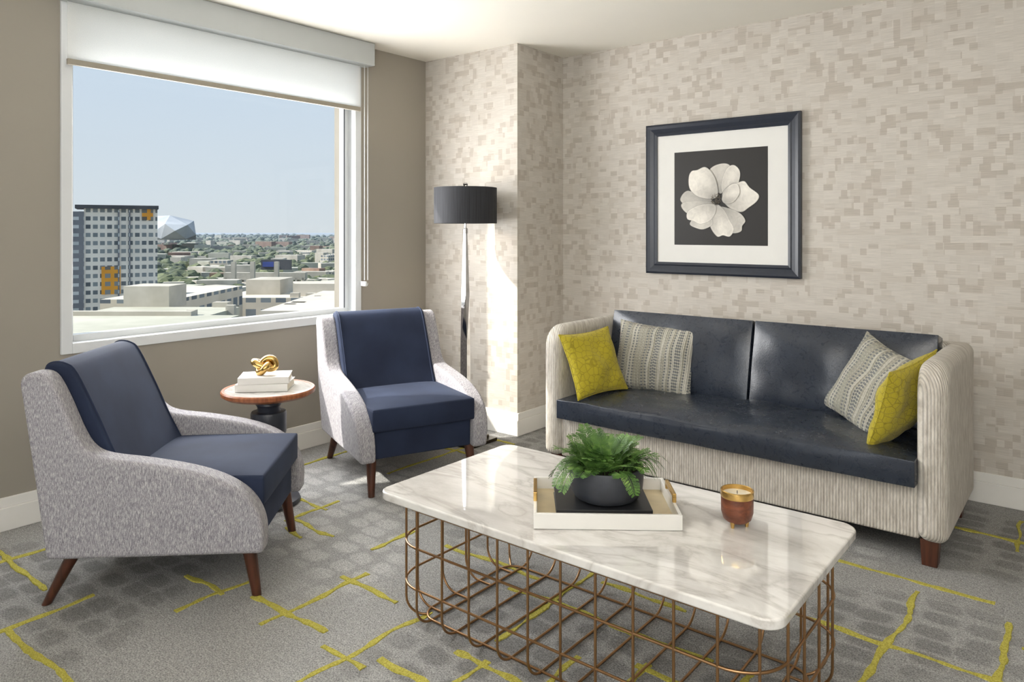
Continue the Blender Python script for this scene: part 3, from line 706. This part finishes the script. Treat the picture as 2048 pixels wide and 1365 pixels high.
cbox('office_core',215,228,px(492,215),px(560,215),-30,pz(560,215),CONC,nb); cbox('office_core_b',210,222,px(586,210),px(690,210),-30,pz(568,210),CONC,nb)
for i in range(22):
    d=random.uniform(130,240); x=random.uniform(330,680); s=random.uniform(1,2.6); zz=-13.6 if d<150 else -19
    cbox('roof_unit_%d'%i,d,d+s,px(x,d),px(x,d)+s*1.4,zz-6,pz(622,150) if d<200 and x>520 else pz(596,205)+random.uniform(.8,1.8) if d>205 else zz-1,CONC,nb)
cbox('office_far',300,330,px(330,300),px(450,300),G0,pz(583,300),CONC,nb)
cbox('viaduct',520,526,px(447,520),px(610,520),pz(560,520),pz(546,520),CONC,nb)
for i in range(12): cbox('pier_%d'%i,520,526,px(450+i*14,520),px(454+i*14,520),G0,pz(556,520),CONC,nb)
cbox('viaduct_low',470,474,px(440,470),px(620,470),G0,pz(568,470),CONC,nb)
for xx in(462,500,548): cbox('sign_gantry',500,503,px(xx,500),px(xx+8,500),pz(560,500),pz(524,500),CONC,nb)
cbox('billboard',560,562,px(522,560),px(582,560),pz(540,560),pz(520,560),DARK,nb); cbox('billboard_blue',559,560,px(526,560),px(548,560),pz(534,560),pz(524,560),city('billboard_blue',S(40,60,130),S(50,70,150),.1),nb)
for i in range(300):
    d=math.exp(random.uniform(math.log(330),math.log(3200))); x=random.uniform(120,730)
    w=random.uniform(8,26)*(1+d/2200); h=random.uniform(5,11)*(1+d/1900)
    cbox('house_%d'%i,d,d+random.uniform(8,18),px(x,d),px(x,d)+w,G0,G0+h,random.choice([CONC,BRK,LOW,CONC,ROOF,CONC]),nb,random.uniform(-.5,.5))
bmT=bmesh.new(); bmesh.ops.create_icosphere(bmT,subdivisions=2,radius=1); tv=[w_.co.copy() for w_ in bmT.verts]; tf=[tuple(q.index for q in w_.verts) for w_ in bmT.faces]; bmT.free()
v=[];f=[]
for i in range(5000):
    d=math.exp(random.uniform(math.log(340),math.log(5200))); x=random.uniform(110,740)
    if noise.noise(Vector((x/60,math.log(d)*6,0)))<-.22: continue
    s=random.uniform(2.4,5.6)*(1+d/2600); c=W(d,px(x,d),G0+s*.8); b=len(v)
    for q in tv:
        k=1+.35*noise.noise(q*2.2+Vector((i,0,0))); v.append((c.x+q.x*s*k*1.1,c.y+q.y*s*k*1.1,c.z+q.z*s*k*.95))
    f+= [tuple(b+j for j in t) for t in tf]
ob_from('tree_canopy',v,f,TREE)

# ------------------------------------------------------------ world & lights
wd=D.worlds.new('World'); SC.world=wd; wd.use_nodes=True; nt=wd.node_tree; bg=nt.nodes['Background']
tc=nt.nodes.new('ShaderNodeTexCoord'); sp=nt.nodes.new('ShaderNodeSeparateXYZ'); cr=nt.nodes.new('ShaderNodeValToRGB')
nt.links.new(tc.outputs['Generated'],sp.inputs[0]); nt.links.new(sp.outputs[2],cr.inputs[0]); nt.links.new(cr.outputs[0],bg.inputs[0])
e=cr.color_ramp.elements; e[0].position=0; e[0].color=S(214,221,226); e[1].position=.55; e[1].color=S(160,190,222)
for p,c in((.05,S(211,221,229)),(.16,S(204,218,232)),(.3,S(195,214,234))):
    q=e.new(p); q.color=c
bg.inputs[1].default_value=1.05
def light(name,kind,loc,energy,dirv=None,color=(1,1,1),**kw):
    l=D.lights.new(name,kind); l.energy=energy; l.color=color
    for k,q in kw.items(): setattr(l,k,q)
    o=D.objects.new(name,l); COL.objects.link(o); o.location=loc
    if dirv is not None: o.rotation_euler=Vector(dirv).to_track_quat('-Z','Y').to_euler()
    return o
el=math.radians(38); az=Vector((.66,.75,0)).normalized()
light('sun','SUN',(0,0,30),7.5,(az.x*math.cos(el),az.y*math.cos(el),-math.sin(el)),(1,.94,.85),angle=math.radians(1.2))
light('sky_daylight','SUN',(0,0,30),1.0,(.86,.25,-.42),(.98,.985,1.0),angle=math.radians(85))
wo=light('window_daylight','AREA',(-3.90,2.28,1.49),72,None,(1.0,.99,.975),shape='RECTANGLE',size=1.62,size_y=1.24)
wo.rotation_euler=(math.radians(90),0,math.radians(-90))
light('rear_fill','AREA',(-.4,YF+.05,1.55),52,(-.1,1,-.05),(1.0,.995,.98),shape='RECTANGLE',size=3.4,size_y=1.6)  # added fill lamp behind the camera, set inside the invented rear window
light('ceiling_fill','AREA',(.6,.2,H-.03),34,(0,0,-1),(1,.98,.95),shape='RECTANGLE',size=2.2,size_y=2.2)  # added soft fill just under the ceiling, no fixture there
light('upward_fill','AREA',(.4,-.9,1.75),82,(-.35,.45,1),(1,.98,.94),shape='RECTANGLE',size=1.4,size_y=1.4)  # added fill aimed up to brighten the ceiling, no lamp body
light('lamp_bulb','POINT',(-3.20,3.50,1.50),8,None,(1,.78,.52),shadow_soft_size=.04)

# ------------------------------------------------------------ camera
cam=D.cameras.new('camera'); co=D.objects.new('camera',cam); COL.objects.link(co); SC.camera=co
cam.sensor_width=36; cam.lens=36*1465/2048; cam.shift_y=-(682.5-462)/2048; cam.clip_end=30000; cam.clip_start=.05
co.location=(0,0,CAMZ); co.rotation_euler=(math.pi/2,0,math.radians(38.8))
SC.view_settings.view_transform='Standard'; SC.view_settings.look='None'; SC.view_settings.exposure=0.0
